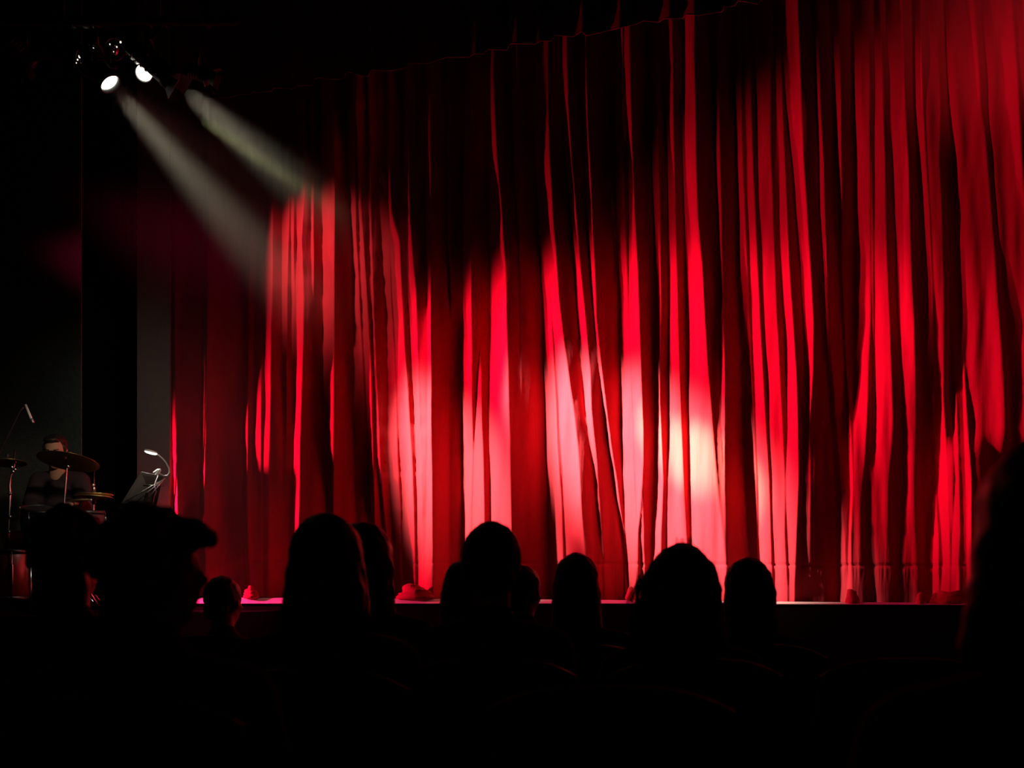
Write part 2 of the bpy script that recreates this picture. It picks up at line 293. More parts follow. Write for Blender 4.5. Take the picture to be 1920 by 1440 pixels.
def pleated(name, m, parent, xs, ys, bands, darker, depth_off, base, gain, sigma_px, amp=1.0, wrinkle=0.1, seam=None, bottom=None, fade=True):
    """cloth hung in pleats. Turn of the cloth is followed along the track and summed into depth."""
    X, Yr = np.meshgrid(xs, ys); V = np.zeros_like(X); Dk = np.zeros_like(X)
    def paint(A, b, soft=0.16):
        (xl, xr, val), y0, y1 = interp_band(b, ys)
        e = np.maximum(1.2, soft*(xr-xl))
        # a pleat that starts or ends partway closes to nothing
        if fade:
            k = np.ones_like(ys)
            if y0 > 420: k *= smooth01((ys-(y0-45))/45)
            if y1 < 1000: k *= smooth01(((y1+60)-ys)/60)
            val = val*k
        up = smooth01((X-(xl-e*0.5)[:, None])/e[:, None]); dn = smooth01(((xr+e*0.5)[:, None]-X)/e[:, None])
        np.maximum(A, up*dn*val[:, None], out=A)
    for b in bands: paint(V, b)
    for b in darker: paint(Dk, b, 0.3)
    # beyond the picture edge the pleats go on
    rs = np.random.RandomState(3); x = 1990
    while x < xs[-1]:
        wd = rs.uniform(14, 34); V = np.maximum(V, ((X > x) & (X < x+wd))*rs.uniform(.6, 1)); x += wd+rs.uniform(14, 34)
    T = base+gain*V-Dk
    for k in range(14):           # small unevenness of the cloth
        f = rs.uniform(0.05, 0.28); ph = rs.uniform(0, 6.28); dr = rs.uniform(-0.03, 0.03)
        T += wrinkle*0.28*np.sin(X*f+Yr*dr*f*4+ph+1.5*np.sin(Yr*0.004+ph))
    px = xs; Yd = yc(px)-depth_off; P = np.stack([(px-960)/F*Yd, Yd], 1)
    tan = P[-1]-P[0]; tan /= np.linalg.norm(tan); nrm = np.array([tan[1], -tan[0]])
    if nrm[1] > 0: nrm = -nrm
    Dp = abs(P[0] @ nrm)
    c = -P/np.linalg.norm(P, axis=1)[:, None]
    k = (c @ tan)/(c @ nrm)
    s = (P-P[0]) @ tan; ds = np.gradient(s)
    den = np.maximum(1-k[None, :]*T, 0.32)
    g = T/den
    h = np.cumsum(g*ds[None, :], axis=1)
    # take out the slow drift so the cloth stays on its track
    sg = sigma_px/(xs[1]-xs[0]); n = int(3*sg); ker = np.exp(-0.5*(np.arange(-n, n+1)/sg)**2); ker /= ker.sum()
    for r in range(h.shape[0]):
        pad = np.concatenate([2*h[r, 0]-h[r, n:0:-1], h[r], 2*h[r, -1]-h[r, -2:-n-2:-1]])
        h[r] -= np.convolve(pad, ker, 'valid')
    h *= amp
    if seam is not None:
        h -= 0.010*np.exp(-((Yr-seam)/2.0)**2)
        h += 0.0015*np.exp(-((Yr-seam-14)/12.0)**2)*np.sin(X*0.9+np.sin(X*0.13)*3)
    Pz = 1.2+(HOR-Yr)/F*Yd[None, :]
    if bottom is not None:
        yb = bottom(xs); Pz = 1.2+(HOR-(Yr+(yb-ys[-1])[None, :]*smooth01((Yr-(ys[-1]-160))/160)))/F*Yd[None, :]
    sc_ = 1-h/Dp
    vx = P[:, 0][None, :]*sc_; vy = P[:, 1][None, :]*sc_; vz = 1.2+(Pz-1.2)*sc_
    verts = np.stack([vx, vy, vz], 2).reshape(-1, 3)
    nr, nc = X.shape
    i = np.arange((nr-1)*(nc-1)); r_, c_ = i//(nc-1), i % (nc-1)
    a = r_*nc+c_
    faces = np.stack([a, a+nc, a+nc+1, a+1], 1)
    me = bpy.data.meshes.new(name)
    me.vertices.add(len(verts)); me.vertices.foreach_set('co', verts.ravel())
    me.loops.add(faces.size); me.loops.foreach_set('vertex_index', faces.ravel())
    me.polygons.add(len(faces)); me.polygons.foreach_set('loop_start', np.arange(0, faces.size, 4)); me.polygons.foreach_set('loop_total', np.full(len(faces), 4))
    me.update(calc_edges=True); me.validate(); me.materials.append(m)
    me.polygons.foreach_set('use_smooth', np.ones(len(faces), bool))
    o = bpy.data.objects.new(name, me); link(o, parent); return o, h

curtain = empty('stage_curtain', cur(1100, 1128), 'tall red velvet stage curtain hanging in deep vertical pleats down to the stage', 'curtain')
xs = np.arange(297, 2260, 1.5)
ys = np.concatenate([np.arange(-260, 1040, 9.0), np.arange(1040, 1129, 3.0)])
o, Hc = pleated('pleated_cloth', M['velvet'], None, xs, ys, BANDS, DARKER, 0.0, -0.70, 1.62, 95, wrinkle=0.26, seam=1059,
                bottom=lambda x: np.interp(x, [300, 460, 1100, 1600, 1900, 2300], [1117, 1119, 1124, 1129, 1131, 1133]))
o.parent = curtain; o.matrix_parent_inverse = Matrix.Translation(-curtain.location)

def hem_pool(px0, px1, py0, py1, seed, depth=0.16):
    """cloth that lies in rolls at the foot of the curtain"""
    rs = random.Random(seed); bm = bmesh.new()
    n = max(3, int((py1-py0)/3.2))
    for i in range(n):
        t = i/(n-1); y = py0+(py1-py0)*t; inset = (1-t)**1.5*0.34*(px1-px0)
        a = px0+inset*rs.uniform(.4, 1.1); b = px1-inset*rs.uniform(.4, 1.1)
        pts = []; rr = []
        for j in range(9):
            u = j/8; px = a+(b-a)*u
            pts.append(cur(px, y+(1-t)*3.0*math.cos(u*5+seed)+rs.uniform(-1.2, 1.2), 0.19+0.05*t+0.05*math.sin(u*math.pi)))
            rr.append(max(0.003, (py1-py0)/n*0.006*(math.sin(math.pi*min(1, max(0, u)))**0.5+0.15)))
        add_tube(bm, pts, rr, 8)
    o = bake('hem', bm, M['velvet'], None, 0.006, 3)
    o.parent = curtain; o.matrix_parent_inverse = Matrix.Translation(-curtain.location); return o
hem_pool(740, 818, 1101, 1121, 1); hem_pool(455, 488, 1104, 1118, 2); hem_pool(1584, 1612, 1110, 1128, 3)
hem_pool(1735, 1816, 1112, 1130, 4); hem_pool(1718, 1732, 1116, 1129, 5); hem_pool(1172, 1192, 1106, 1122, 6)

# ------------------------------------------------------------------ the valance
VAL = [(300,188),(385,186),(430,183),(447,178),(470,177),(474,172),(486,174),(510,171),(514,165),(532,166),(550,167),(557,161),(586,160),(590,148),(600,146),(625,149),(637,149),(646,146),(650,134),(668,139),(680,143),(690,143),(696,131),(725,133),(745,131),(762,127),(766,118),(800,120),(815,115),(838,108),(880,107),(890,101),(905,102),(915,93),(950,94),(957,82),(1005,83),(1012,77),(1035,77),(1040,66),(1075,69),(1090,60),(1100,67),(1165,52),(1195,45),(1206,39),(1235,42),(1246,35),(1280,35),(1287,28),(1310,29),(1355,22),(1361,14),(1378,11),(1384,2),(1400,4),(1420,8),(1430,-3),(1500,-12),(1600,-34),(1700,-50),(1800,-72),(1950,-96),(2260,-150)]
vxa = np.array([p[0] for p in VAL], float); vya = np.array([p[1] for p in VAL], float)
valance = empty('valance', cur(1100, -150, 0.7), 'dark red valance with wavy lower edge across the top of the stage', 'valance')
VB = [[(0,a,b,v),(180,a,b,v)] for a, b, v in ((418,440,.6),(462,475,.7),(483,491,.9),(511,516,1.),(537,545,1.),(588,596,1.),(636,650,.9),(690,700,1.),(727,731,.7),(762,768,.8),(788,808,.7),(838,846,.3),(882,893,.9),(955,968,.8),(1004,1012,.6),(1076,1092,.9),(1144,1163,.9),(1195,1206,.6),(1233,1257,1.),(1279,1303,1.),(1352,1361,.6),(1378,1388,.8),(1425,1440,.8),(1500,1530,.8),(1600,1640,.8),(1700,1740,.8),(1800,1840,.8))]
xv = np.arange(380, 2260, 2.0); yv = np.concatenate([np.arange(-420, 60, 12.0), np.arange(60, 181, 6.0)])
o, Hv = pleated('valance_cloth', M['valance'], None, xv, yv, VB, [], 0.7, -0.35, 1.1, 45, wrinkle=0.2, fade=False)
# bring the lower rim to the wavy line
me = o.data; co = np.zeros(len(me.vertices)*3); me.vertices.foreach_get('co', co); co = co.reshape(len(yv), len(xv), 3)
for j, px in enumerate(xv):
    rim = np.interp(px, vxa, vya)
    for i in range(len(yv)):
        y = -420+(rim+420)*(yv[i]+420)/(yv[-1]+420)
        co[i, j, 2] = 1.2+(HOR-y)/F*co[i, j, 1]
me.vertices.foreach_set('co', co.ravel()); me.update()
o.parent = valance; o.matrix_parent_inverse = Matrix.Translation(-valance.location)
bm = bmesh.new(); add_tube(bm, [Vector(co[-1, j])+Vector((0, -0.004, 0)) for j in range(0, len(xv), 1)], 0.0035, 5)
o = obj('hem_lit_rim', bm, M['lit_rim'], valance); o.matrix_parent_inverse = Matrix.Translation(-valance.location)  # thin hem tube in the paler rim light colour

# ------------------------------------------------------------------ room
def ring(bm, pts, z0, z1):
    lo = [bm.verts.new((p[0], p[1], z0)) for p in pts]; hi = [bm.verts.new((p[0], p[1], z1)) for p in pts]; n = len(pts)
    for i in range(n): bm.faces.new((lo[i], lo[(i+1) % n], hi[(i+1) % n], hi[i]))
    bm.faces.new(list(reversed(lo))); bm.faces.new(hi)
bm = bmesh.new(); add_box(bm, (0.5, 6, -0.05), (15, 18, 0.1)); struct('floor', bm, M['floor'], 'dark carpeted auditorium floor')
bm = bmesh.new(); add_box(bm, (0.5, 6, 8.05), (15, 18, 0.1)); struct('ceiling', bm, M['ceiling'], 'black ceiling high above the audience')
bm = bmesh.new(); add_box(bm, (-7.05, 6, 4), (0.1, 18, 8)); struct('wall_left', bm, M['wall'], 'dark side wall left of the stage')
bm = bmesh.new(); add_box(bm, (8.05, 6, 4), (0.1, 18, 8)); struct('wall_right', bm, M['wall'], 'dark side wall right of the seats')
bm = bmesh.new(); add_box(bm, (0.5, -3.05, 4), (15, 0.1, 8)); struct('wall_rear', bm, M['wall'], 'dark wall behind the audience')
bm = bmesh.new(); add_box(bm, (0.5, 15.05, 4), (15, 0.1, 8)); struct('wall_backstage', bm, M['wall'], 'dark wall behind the stage curtain')
# stage: main platform behind the nosing and a side platform that carries the band
L0 = at(290, HOR, yc(290)-0.30); L1 = at(2260, HOR, yc(2260)-0.30)
bm = bmesh.new(); ring(bm, [(L0.x, L0.y), (L1.x, L1.y), (8.0, L1.y), (8.0, 15), (-7, 15), (-7, L0.y)], 0.0, 1.16)
struct('floor_stage', bm, M['stage'], 'raised stage platform with dark front')
bm = bmesh.new(); ring(bm, [(-7.0, 6.6), (-2.2, 6.6), (-2.2, L0.y-0.2), (-3.5, L0.y-0.02), (-7.0, L0.y-0.02)], 0.0, 1.10)
struct('floor_side_stage', bm, M['stage'], 'low dark side stage under the drum kit')
# pale edging along the stage, a little deeper at the left
bm = bmesh.new(); prev = None
for px in np.linspace(300, 2260, 60):
    zt = np.interp(px, [300, 460, 1100, 1600, 2260], [1120.5, 1120.5, 1124.5, 1129.3, 1131.5]); zb = np.interp(px, [300, 1130, 1810, 2260], [1131.5, 1131.5, 1134, 1136])
    Yn = yc(px)-0.32
    q = [at(px, zb, Yn), at(px, zt, Yn+0.08)]; q += [Vector((q[1].x, q[1].y+0.05, q[1].z)), Vector((q[0].x, q[0].y+0.05, q[0].z))]
    vv = [bm.verts.new(p) for p in q]
    if prev:
        for k in range(4): bm.faces.new((prev[k], vv[k], vv[(k+1) % 4], prev[(k+1) % 4]))
    prev = vv
struct('trim_1', bm, M['nosing'], 'pale edging strip along the front of the stage')
# house wall panel, masking gap and pillar left of the curtain
def wallpanel(px0, px1, Y, m, name, label, t=0.25, z0=0.0, z1=8.0):
    bm = bmesh.new(); a = at(px0, HOR, Y); b = at(px1, HOR, Y); slab(bm, a, b, (0, 1, 0), z0, z1, t); return struct(name, bm, m, label)
wallpanel(-420, 152, 9.3, M['wall'], 'wall_stage_left', 'rough dark grey wall behind the drummer', t=0.02)
wallpanel(257, 318, 10.55, M['pillar'], 'wall_pillar', 'plain grey pillar beside the curtain edge', t=0.05)
# black masking drape in the gap
md_ = empty('masking_drape', at(205, 1140, 12.6), 'plain black masking drape hanging between the dark wall and the grey pillar', 'curtain')
bm = bmesh.new(); cols = []
for i in range(90):
    px = 100+(300-100)*i/89; Y = 12.6+0.05*math.sin(i*0.62)+0.02*math.sin(i*1.7)
    p = at(px, HOR, Y); cols.append((bm.verts.new((p.x, p.y, 1.15)), bm.verts.new((p.x, p.y, 7.6)), bm.verts.new((p.x, p.y+0.02, 7.6)), bm.verts.new((p.x, p.y+0.02, 1.15))))
for i in range(89):
    for k in range(4): bm.faces.new((cols[i][k], cols[i+1][k], cols[i+1][(k+1) % 4], cols[i][(k+1) % 4]))
o = obj('drape_cloth', bm, M['drape'], md_); o.matrix_parent_inverse = Matrix.Translation(-md_.location)

# ------------------------------------------------------------------ lamps on the bar
bar = empty('lighting_bar', at(210, 60, 8.5), 'black pipe carrying the spotlights above the drummer', 'pipe')
bm = bmesh.new(); add_tube(bm, [at(-220, 42, 8.55)-bar.location, at(445, 42, 8.35)-bar.location], 0.024, 12); obj('pipe', bm, M['drape'], bar)
bm = bmesh.new()
for px in (-100, 120, 300): add_tube(bm, [at(px, 44, 8.5)-bar.location, Vector((at(px, 44, 8.5).x, 8.5, 8.0))-bar.location], 0.006, 6)
obj('hanger', bm, M['blackmetal'], bar)

def spotlight(lens_pt, target, label, lit=True, rad=0.10, length=0.34, doors=True, lens_mat=None, recess=0.0, holes=(), tilt=0):
    d = (Vector(target)-Vector(lens_pt)).normalized()
    t = empty('stage_spotlight', lens_pt, label, 'spotlight', 'spotlights on the bar')
    q = d.to_track_quat('Z', 'Y').to_matrix().to_4x4() @ Matrix.Rotation(tilt, 4, 'Z')
    bm = bmesh.new()
    add_lathe(bm, [(0.001, -length), (rad*0.62, -length), (rad*0.78, -length*0.92), (rad*0.98, -length*0.35), (rad*1.02, -0.06), (rad*1.14, -0.05), (rad*1.14, 0.02), (rad*1.02, 0.02), (rad*0.97, -0.03), (rad*0.9, -0.05)], 32, q)
    for k in range(4):  # cooling ribs round the can
        z = -length*(0.45+0.1*k); add_lathe(bm, [(rad*0.9, z-0.006), (rad*1.05, z-0.004), (rad*1.05, z+0.004), (rad*0.9, z+0.006)], 32, q)
    obj('can', bm, M['blackmetal'], t)
    bm = bmesh.new(); add_lathe(bm, [(0.001, 0.012), (rad*0.5, 0.006), (rad*0.94, -0.012), (rad*0.96, -0.03), (0.001, -0.03)], 32, q @ Matrix.Translation((0, 0, -recess)) @ Matrix.Diagonal((1-recess, 1-recess, 1, 1)))
    obj('lens', bm, lens_mat or (M['lens'] if lit else M['glass']), t)
    # yoke and clamp
    bm = bmesh.new(); side = q.to_3x3() @ Vector((1, 0, 0)); side.z = 0
    side = side.normalized() if side.length > 1e-3 else Vector((1, 0, 0))
    c = d*(-length*0.45); top = Vector((c.x, c.y, c.z+rad*2.3)); a1 = c+side*rad*1.2; a2 = c-side*rad*1.2
    add_tube(bm, [a1, a1+Vector((0, 0, rad*1.7)), top+side*rad*0.6, top, top-side*rad*0.6, a2+Vector((0, 0, rad*1.7)), a2], 0.011, 8)
    obj('yoke', bm, M['blackmetal'], t)
    bm = bmesh.new(); hook = Vector((top.x, 8.46-lens_pt.y, at(0, 42, 8.46).z-lens_pt.z))
    add_tube(bm, [top, (top+hook)/2, hook], 0.014, 8); add_box(bm, hook, (0.06, 0.07, 0.07), bev=0.01); obj('clamp', bm, M['blackmetal'], t)
    bm = bmesh.new(); kn = a1+side*0.02; add_capsule(bm, a1, 0.016, kn+side*0.02, 0.02); obj('knob', bm, M['blackmetal'], t)
    if doors:
        for k in range(4):
            bm = bmesh.new(); a = k*math.pi/2+0.3
            fr = Matrix.Rotation(a, 4, 'Z') @ Matrix.Translation((rad*1.12, 0, 0.02)) @ Matrix.Rotation(R(38), 4, 'Y')
            w0, w1, hgt = rad*0.75, rad*1.15, rad*1.15
            pts = [(0, -w0, 0), (0, w0, 0), (0, w1, hgt), (0, -w1, hgt)]
            f1 = [bm.verts.new(q @ fr @ Vector(p)) for p in pts]; f2 = [bm.verts.new(q @ fr @ (Vector(p)+Vector((0.004, 0, 0)))) for p in pts]
            bm.faces.new(f1); bm.faces.new(list(reversed(f2)))
            for i in range(4): bm.faces.new((f1[i], f2[i], f2[(i+1) % 4], f1[(i+1) % 4]))
            obj('barn_door', bm, M['blackmetal'], t, smooth=False)
    if holes:
        for hx, hy, hr in holes:
            bm = bmesh.new(); add_ell(bm, at(hx, hy, lens_pt.y-0.05)-lens_pt, (hr, hr, hr*1.2), u=8, v=6)
            obj('vent_hole', bm, M['hole'], t)
    return t
camv = EYE
spotlight(LAMP1, LAMP1+(TGT1-LAMP1).normalized()*2+Vector((-0.1, -0.8, -0.1)), 'lit spotlight with round glowing lens, lowest on the bar and leftmost of the lit ones', rad=0.080, length=0.36, doors=False)
spotlight(LAMP2, LAMP2+(TGT2-LAMP2).normalized()*2+Vector((-1.2, -2.2, -0.2)), 'lit spotlight with lens half hidden by its bracket, second from the left', rad=0.062, length=0.3, doors=False)
spotlight(LAMP3, TGT2, 'black spotlight with ribbed can and open barn doors, seen dark against the haze', lit=True, rad=0.075, length=0.42, tilt=0.4, recess=0.16)
spotlight(at(392, 146, 8.25), TGT2+Vector((2, 0, 1)), 'unlit small spotlight nearest the valance, with thin pale edges', lit=False, rad=0.05, length=0.2)
spotlight(at(172, 116, 8.75), at(172, 116, 8.75)+Vector((0.5, -1.2, -0.5)), 'dark spotlight with a ring of bright vent holes above the glowing lens', lit=False, rad=0.12, length=0.3, doors=False, holes=((143, 118, .005), (145.5, 112, .006), (149.5, 106, .011), (162, 95, .012), (168.5, 92, .010), (175, 91.5, .008)))
spotlight(at(214, 92, 8.9), at(214, 92, 8.9)+Vector((0.8, -1.0, -0.6)), 'dark spotlight with a few faint vent holes under the bar', lit=False, rad=0.075, length=0.26, doors=False, holes=((206, 83, .005), (219, 88, .006), (226, 79, .008), (213, 97, .004)))
spotlight(at(60, 120, 9.0), at(400, 500, 10.5), 'unlit black spotlight farthest left under the bar', lit=False, rad=0.10, length=0.3)
# small drop arms that catch the light
def arm(pts, Y, r, label, m):
    base = at(pts[0][0], pts[0][1], Y); t = empty('drop_arm', base, label, 'bracket')
    bm = bmesh.new(); add_tube(bm, [at(x, y, Y)-base for x, y in pts], r, 8); obj('rod', bm, m, t)
    for x, y in pts[1:-1]:
        bm = bmesh.new(); add_ell(bm, at(x, y, Y)-base, (r*1.9,)*3, u=10, v=8); obj('joint', bm, M['blackmetal'], t)
M['dullsteel'] = mat('dull_steel', (0.5, 0.49, 0.46), 0.4, metal=0.8)
arm([(340, 42), (352, 98), (359, 108), (381, 141), (384, 162)], 8.22, 0.006, 'thin pale bent rod hanging from the bar to the small spotlight', M['dullsteel'])
arm([(232, 42), (252, 108), (265, 124)], 8.25, 0.007, 'short pale rod from the bar to the half hidden lit spotlight', M['dullsteel'])

# ------------------------------------------------------------------ haze in the beams
hz = bpy.data.materials.new('haze'); hz.use_nodes = True; nt = hz.node_tree; nt.nodes.clear()
out = nt.nodes.new('ShaderNodeOutputMaterial'); vsn = nt.nodes.new('ShaderNodeVolumeScatter'); vsn.inputs['Color'].default_value = (0.80, 0.86, 0.80, 1); vsn.inputs['Anisotropy'].default_value = 0.25
tc = nt.nodes.new('ShaderNodeTexCoord'); ln = nt.nodes.new('ShaderNodeVectorMath'); ln.operation = 'LENGTH'
mr = nt.nodes.new('ShaderNodeMapRange'); mr.interpolation_type = 'SMOOTHERSTEP'
mr.inputs['From Min'].default_value = 1.0; mr.inputs['From Max'].default_value = 0.35; mr.inputs['To Min'].default_value = 0.0; mr.inputs['To Max'].default_value = 0.0085
nt.links.new(tc.outputs['Object'], ln.inputs[0]); nt.links.new(ln.outputs['Value'], mr.inputs['Value']); nt.links.new(mr.outputs[0], vsn.inputs['Density']); nt.links.new(vsn.outputs[0], out.inputs['Volume'])
bm = bmesh.new(); bmesh.ops.create_icosphere(bm, subdivisions=4, radius=1.0)
hz_o = obj('haze', bm, hz); hz_o.location = at(430, 340, 9.4); hz_o.scale = (1.85, 1.6, 1.45); hz_o.rotation_euler = (0, R(40), R(20))
tag(hz_o, 'grey stage haze glowing in the two beams under the spotlights', 'haze', kind='stuff')

hz2 = hz.copy(); hz2.name = 'haze_thin'
for n_ in hz2.node_tree.nodes:
    if n_.type == 'MAP_RANGE': n_.inputs['To Max'].default_value = 0.05
bm = bmesh.new(); bmesh.ops.create_icosphere(bm, subdivisions=3, radius=1.0)
o = obj('haze', bm, hz2); o.location = at(1925, -60, 7.2); o.scale = (0.75, 0.6, 0.45)
tag(o, 'small patch of pale haze at the upper right corner', 'haze', kind='stuff')

# ------------------------------------------------------------------ people
def head_shapes(bm, c, s=1.0, yaw=0.0, pitch=0.0, neck_to=None):
    """skull, jaw, nose, brow, lips, ears; the face looks along +Y of the turned frame"""
    rot = Matrix.Rotation(yaw, 3, 'Z') @ Matrix.Rotation(pitch, 3, 'X')
    def P(x, y, z): return c+rot @ Vector((x*s, y*s, z*s))
    add_ell(bm, P(0, -0.012, 0.025), (0.074*s, 0.094*s, 0.092*s), rot)
    add_ell(bm, P(0, 0.022, -0.035), (0.058*s, 0.068*s, 0.078*s), rot)
    add_ell(bm, P(0, 0.050, -0.088), (0.030*s, 0.030*s, 0.024*s), rot, 14, 10)
    add_ell(bm, P(0, 0.072, 0.030), (0.050*s, 0.016*s, 0.010*s), rot, 14, 10)
    add_capsule(bm, P(0, 0.078, 0.020), 0.008*s, P(0, 0.101, -0.018), 0.012*s, 10)
    add_ell(bm, P(0, 0.084, -0.050), (0.024*s, 0.010*s, 0.006*s), rot, 12, 8)
    add_ell(bm, P(0, 0.082, -0.062), (0.020*s, 0.010*s, 0.006*s), rot, 12, 8)
    for sx in (-1, 1):
        add_ell(bm, P(sx*0.045, 0.052, -0.020), (0.022*s, 0.022*s, 0.022*s), rot, 12, 8)
        add_ell(bm, P(sx*0.030, 0.077, 0.010), (0.014*s, 0.009*s, 0.007*s), rot, 12, 8)
        add_ell(bm, P(sx*0.077, -0.008, -0.005), (0.009*s, 0.020*s, 0.032*s), rot, 12, 8)
    if neck_to is not None: add_capsule(bm, P(0, -0.012, -0.06), 0.052*s, neck_to, 0.058*s)
    return P
def hand_shapes(bm, w, d, s=1.0, side=1, curl=1.0, up=Vector((0, 0, 1))):
    """palm with four bent fingers and a thumb; w wrist, d pointing direction"""
    d = Vector(d).normalized(); a = d.cross(up).normalized()*side; n = a.cross(d).normalized()*side
    w = Vector(w); e = w+d*0.085*s
    for k in range(4): add_capsule(bm, w+a*(k-1.5)*0.010*s, 0.013*s, e+a*(k-1.5)*0.019*s, 0.011*s, 8)
    for k, ln_ in enumerate((0.070, 0.080, 0.075, 0.058)):
        p = e+a*(k-1.5)*0.020*s; c1 = p+(d*0.75*(1-0.4*curl)-n*0.55*curl)*ln_*0.5*s; c2 = c1+(d*(0.45-0.8*curl)-n*0.7*curl)*ln_*0.32*s; c3 = c2+(-d*0.6*curl-n*0.15+d*0.3*(1-curl))*ln_*0.28*s
        add_capsule(bm, p, 0.0095*s, c1, 0.0088*s, 8); add_capsule(bm, c1, 0.0088*s, c2, 0.008*s, 8); add_capsule(bm, c2, 0.008*s, c3, 0.007*s, 8)
    t0 = w+d*0.022*s-a*0.024*s; t1 = t0+(-a*0.6+d*0.6-n*0.3)*0.042*s; t2 = t1+(d*0.75-n*0.5+a*0.1)*0.032*s
    add_capsule(bm, t0, 0.014*s, t1, 0.011*s, 8); add_capsule(bm, t1, 0.011*s, t2, 0.008*s, 8)

def seated(px, top_py, Y, label, hair, yaw=0.0, pitch=0.0, lean=0.0, cloth='cloth', hairmat='hair_dark', head_s=1.0, width=1.0):
    """somebody seated in the audience, back to the camera, looking at the stage"""
    top = at(px, top_py, Y); hs = head_s
    base = Vector((top.x, Y, 0.0)); t = empty('person', base, label, 'person', 'seated audience')
    hc = Vector((0.0, 0.0, top.z-0.128*hs)); zs = hc.z-0.215          # shoulder line
    hip = Vector((-lean*0.3, 0.0, 0.53)); chest = Vector((-lean*0.08, -0.035, zs-0.10)); nb = Vector((-lean*0.03, -0.03, zs+0.015))
    SH = [Vector((sx*0.175*width, -0.03, zs-0.03)) for sx in (-1, 1)]
    EL = [Vector((sx*0.235*width, 0.05, zs-0.30)) for sx in (-1, 1)]
    WR = [Vector((sx*0.10, 0.30, 0.66)) for sx in (-1, 1)]
    KN = [Vector((sx*0.13, 0.44, 0.53)) for sx in (-1, 1)]; AN = [Vector((sx*0.12, 0.50, 0.10)) for sx in (-1, 1)]
    def trunk(bm, g):
        if g: add_capsule(bm, nb, 0.075, nb+Vector((0, 0.005, 0.055)), 0.066)
        add_ell(bm, hip, (0.165+g, 0.115+g, 0.12+g)); add_ell(bm, (hip+chest)/2+Vector((0, -0.01, 0)), (0.145+g, 0.10+g, 0.17+g)); add_ell(bm, chest, (0.170*width+g, 0.108+g, 0.155+g))
        for i in (0, 1):
            add_capsule(bm, nb, 0.050+g, SH[i], 0.058+g); add_capsule(bm, SH[i], 0.056+g, EL[i], 0.042+g); add_capsule(bm, EL[i], 0.042+g, WR[i], 0.028+g*0.8)
    def legs(bm, g):
        for i in (0, 1):
            add_capsule(bm, hip+Vector(((-1, 1)[i]*0.08, 0, -0.01)), 0.082+g, KN[i], 0.058+g); add_capsule(bm, KN[i], 0.056+g, AN[i], 0.036+g)
    bm = bmesh.new(); head_shapes(bm, hc, hs, yaw, pitch, nb+Vector((0, 0, 0.01))); trunk(bm, 0); legs(bm, 0)
    for i in (0, 1):
        hand_shapes(bm, WR[i], Vector(((0.25, -0.25)[i], 0.9, -0.25)), 1.0, (1, -1)[i], 0.5)
        add_capsule(bm, AN[i]+Vector((0, -0.02, -0.03)), 0.040, AN[i]+Vector((0, 0.16, -0.055)), 0.032)
    bake('body', bm, M['skin'], t, 0.011, 3)
    bm = bmesh.new(); trunk(bm, 0.016); bake('jacket', bm, M[cloth], t, 0.014, 5)
    bm = bmesh.new(); legs(bm, 0.014); add_ell(bm, hip, (0.178, 0.13, 0.12)); bake('trousers', bm, M['cloth'], t, 0.016, 4)
    bm = bmesh.new(); rot = Matrix.Rotation(yaw, 3, 'Z') @ Matrix.Rotation(pitch, 3, 'X'); P = lambda x, y, z: hc+rot @ Vector((x*hs, y*hs, z*hs))
    hair(bm, P, rot, hs); o = bake('hair', bm, M[hairmat], t, 0.009, 2, disp=(0.012, 0.03))
    return t, hc

def cap(bm, P, rot, s, g=1.0, x=0.0):
    add_ell(bm, P(x, -0.020, 0.034), (0.083*s*g, 0.100*s*g, 0.094*s*g), rot)
def hair_short(bm, P, rot, s):
    cap(bm, P, rot, s, 1.03); add_ell(bm, P(0, -0.075, -0.030), (0.066*s, 0.040*s, 0.055*s), rot)
def hair_bob(w=1.0, l=0.20, y=-0.05):
    def f(bm, P, rot, s):
        cap(bm, P, rot, s, 1.05)
        add_capsule(bm, P(0, y, 0.01), 0.086*s*w, P(0, y, -l*0.6), 0.098*s*w, 20, 0.72)
        for sx in (-1, 1):
            add_capsule(bm, P(sx*0.055*w, y+0.02, 0.0), 0.040*s, P(sx*0.075*w, y+0.015, -l), 0.034*s, 14)
        add_capsule(bm, P(0, y-0.02, -0.05), 0.06*s*w, P(0, y-0.025, -l), 0.062*s*w, 16, 0.7)
    return f
def hair_curly(seed, n=90, spread=1.12, extra=()):
    def f(bm, P, rot, s):
        rs = random.Random(seed); cap(bm, P, rot, s, 1.02); add_ell(bm, P(0, -0.055, -0.065), (0.068*s, 0.05*s, 0.085*s), rot)
        for i in range(n):
            a = rs.uniform(0, 2*math.pi); b = math.acos(rs.uniform(-0.35, 1.0))
            d = Vector((math.sin(b)*math.cos(a), math.sin(b)*math.sin(a), math.cos(b)))
            if d.y > 0.55 and d.z < 0.35: continue
            p = P(0+d.x*0.083*spread, -0.020+d.y*0.098*spread, 0.030+d.z*0.092*spread)
            add_ell(bm, p, (rs.uniform(.012, .022)*s,)*3, None, 8, 6)
        for (x, y, z, r) in extra: add_ell(bm, P(x, y, z), (r*s, r*s*0.9, r*s*0.85), None, 14, 10)
    return f
def strands(parent, hc, n, x0, x1, z0, z1, seed, out, m, r=0.0012, y=-0.06):
    """loose hair ends standing off the outline"""
    rs = random.Random(seed); bm = bmesh.new()
    for i in range(n):
        u = rs.random(); x = x0+(x1-x0)*u; z = z0+(z1-z0)*rs.random(); L = rs.uniform(.05, .11)
        p = hc+Vector((x, y+rs.uniform(-.03, .03), z)); q = p+Vector((out*rs.uniform(.05, .35)*L, rs.uniform(-.01, .01), -L*0.6)); e = q+Vector((out*rs.uniform(-.25, .2)*L, 0, -L*0.6))
        add_tube(bm, [p, q, e], [r, r, r*0.4], 4, cap=False)
    o = obj('loose_hair', bm, m, parent); return o

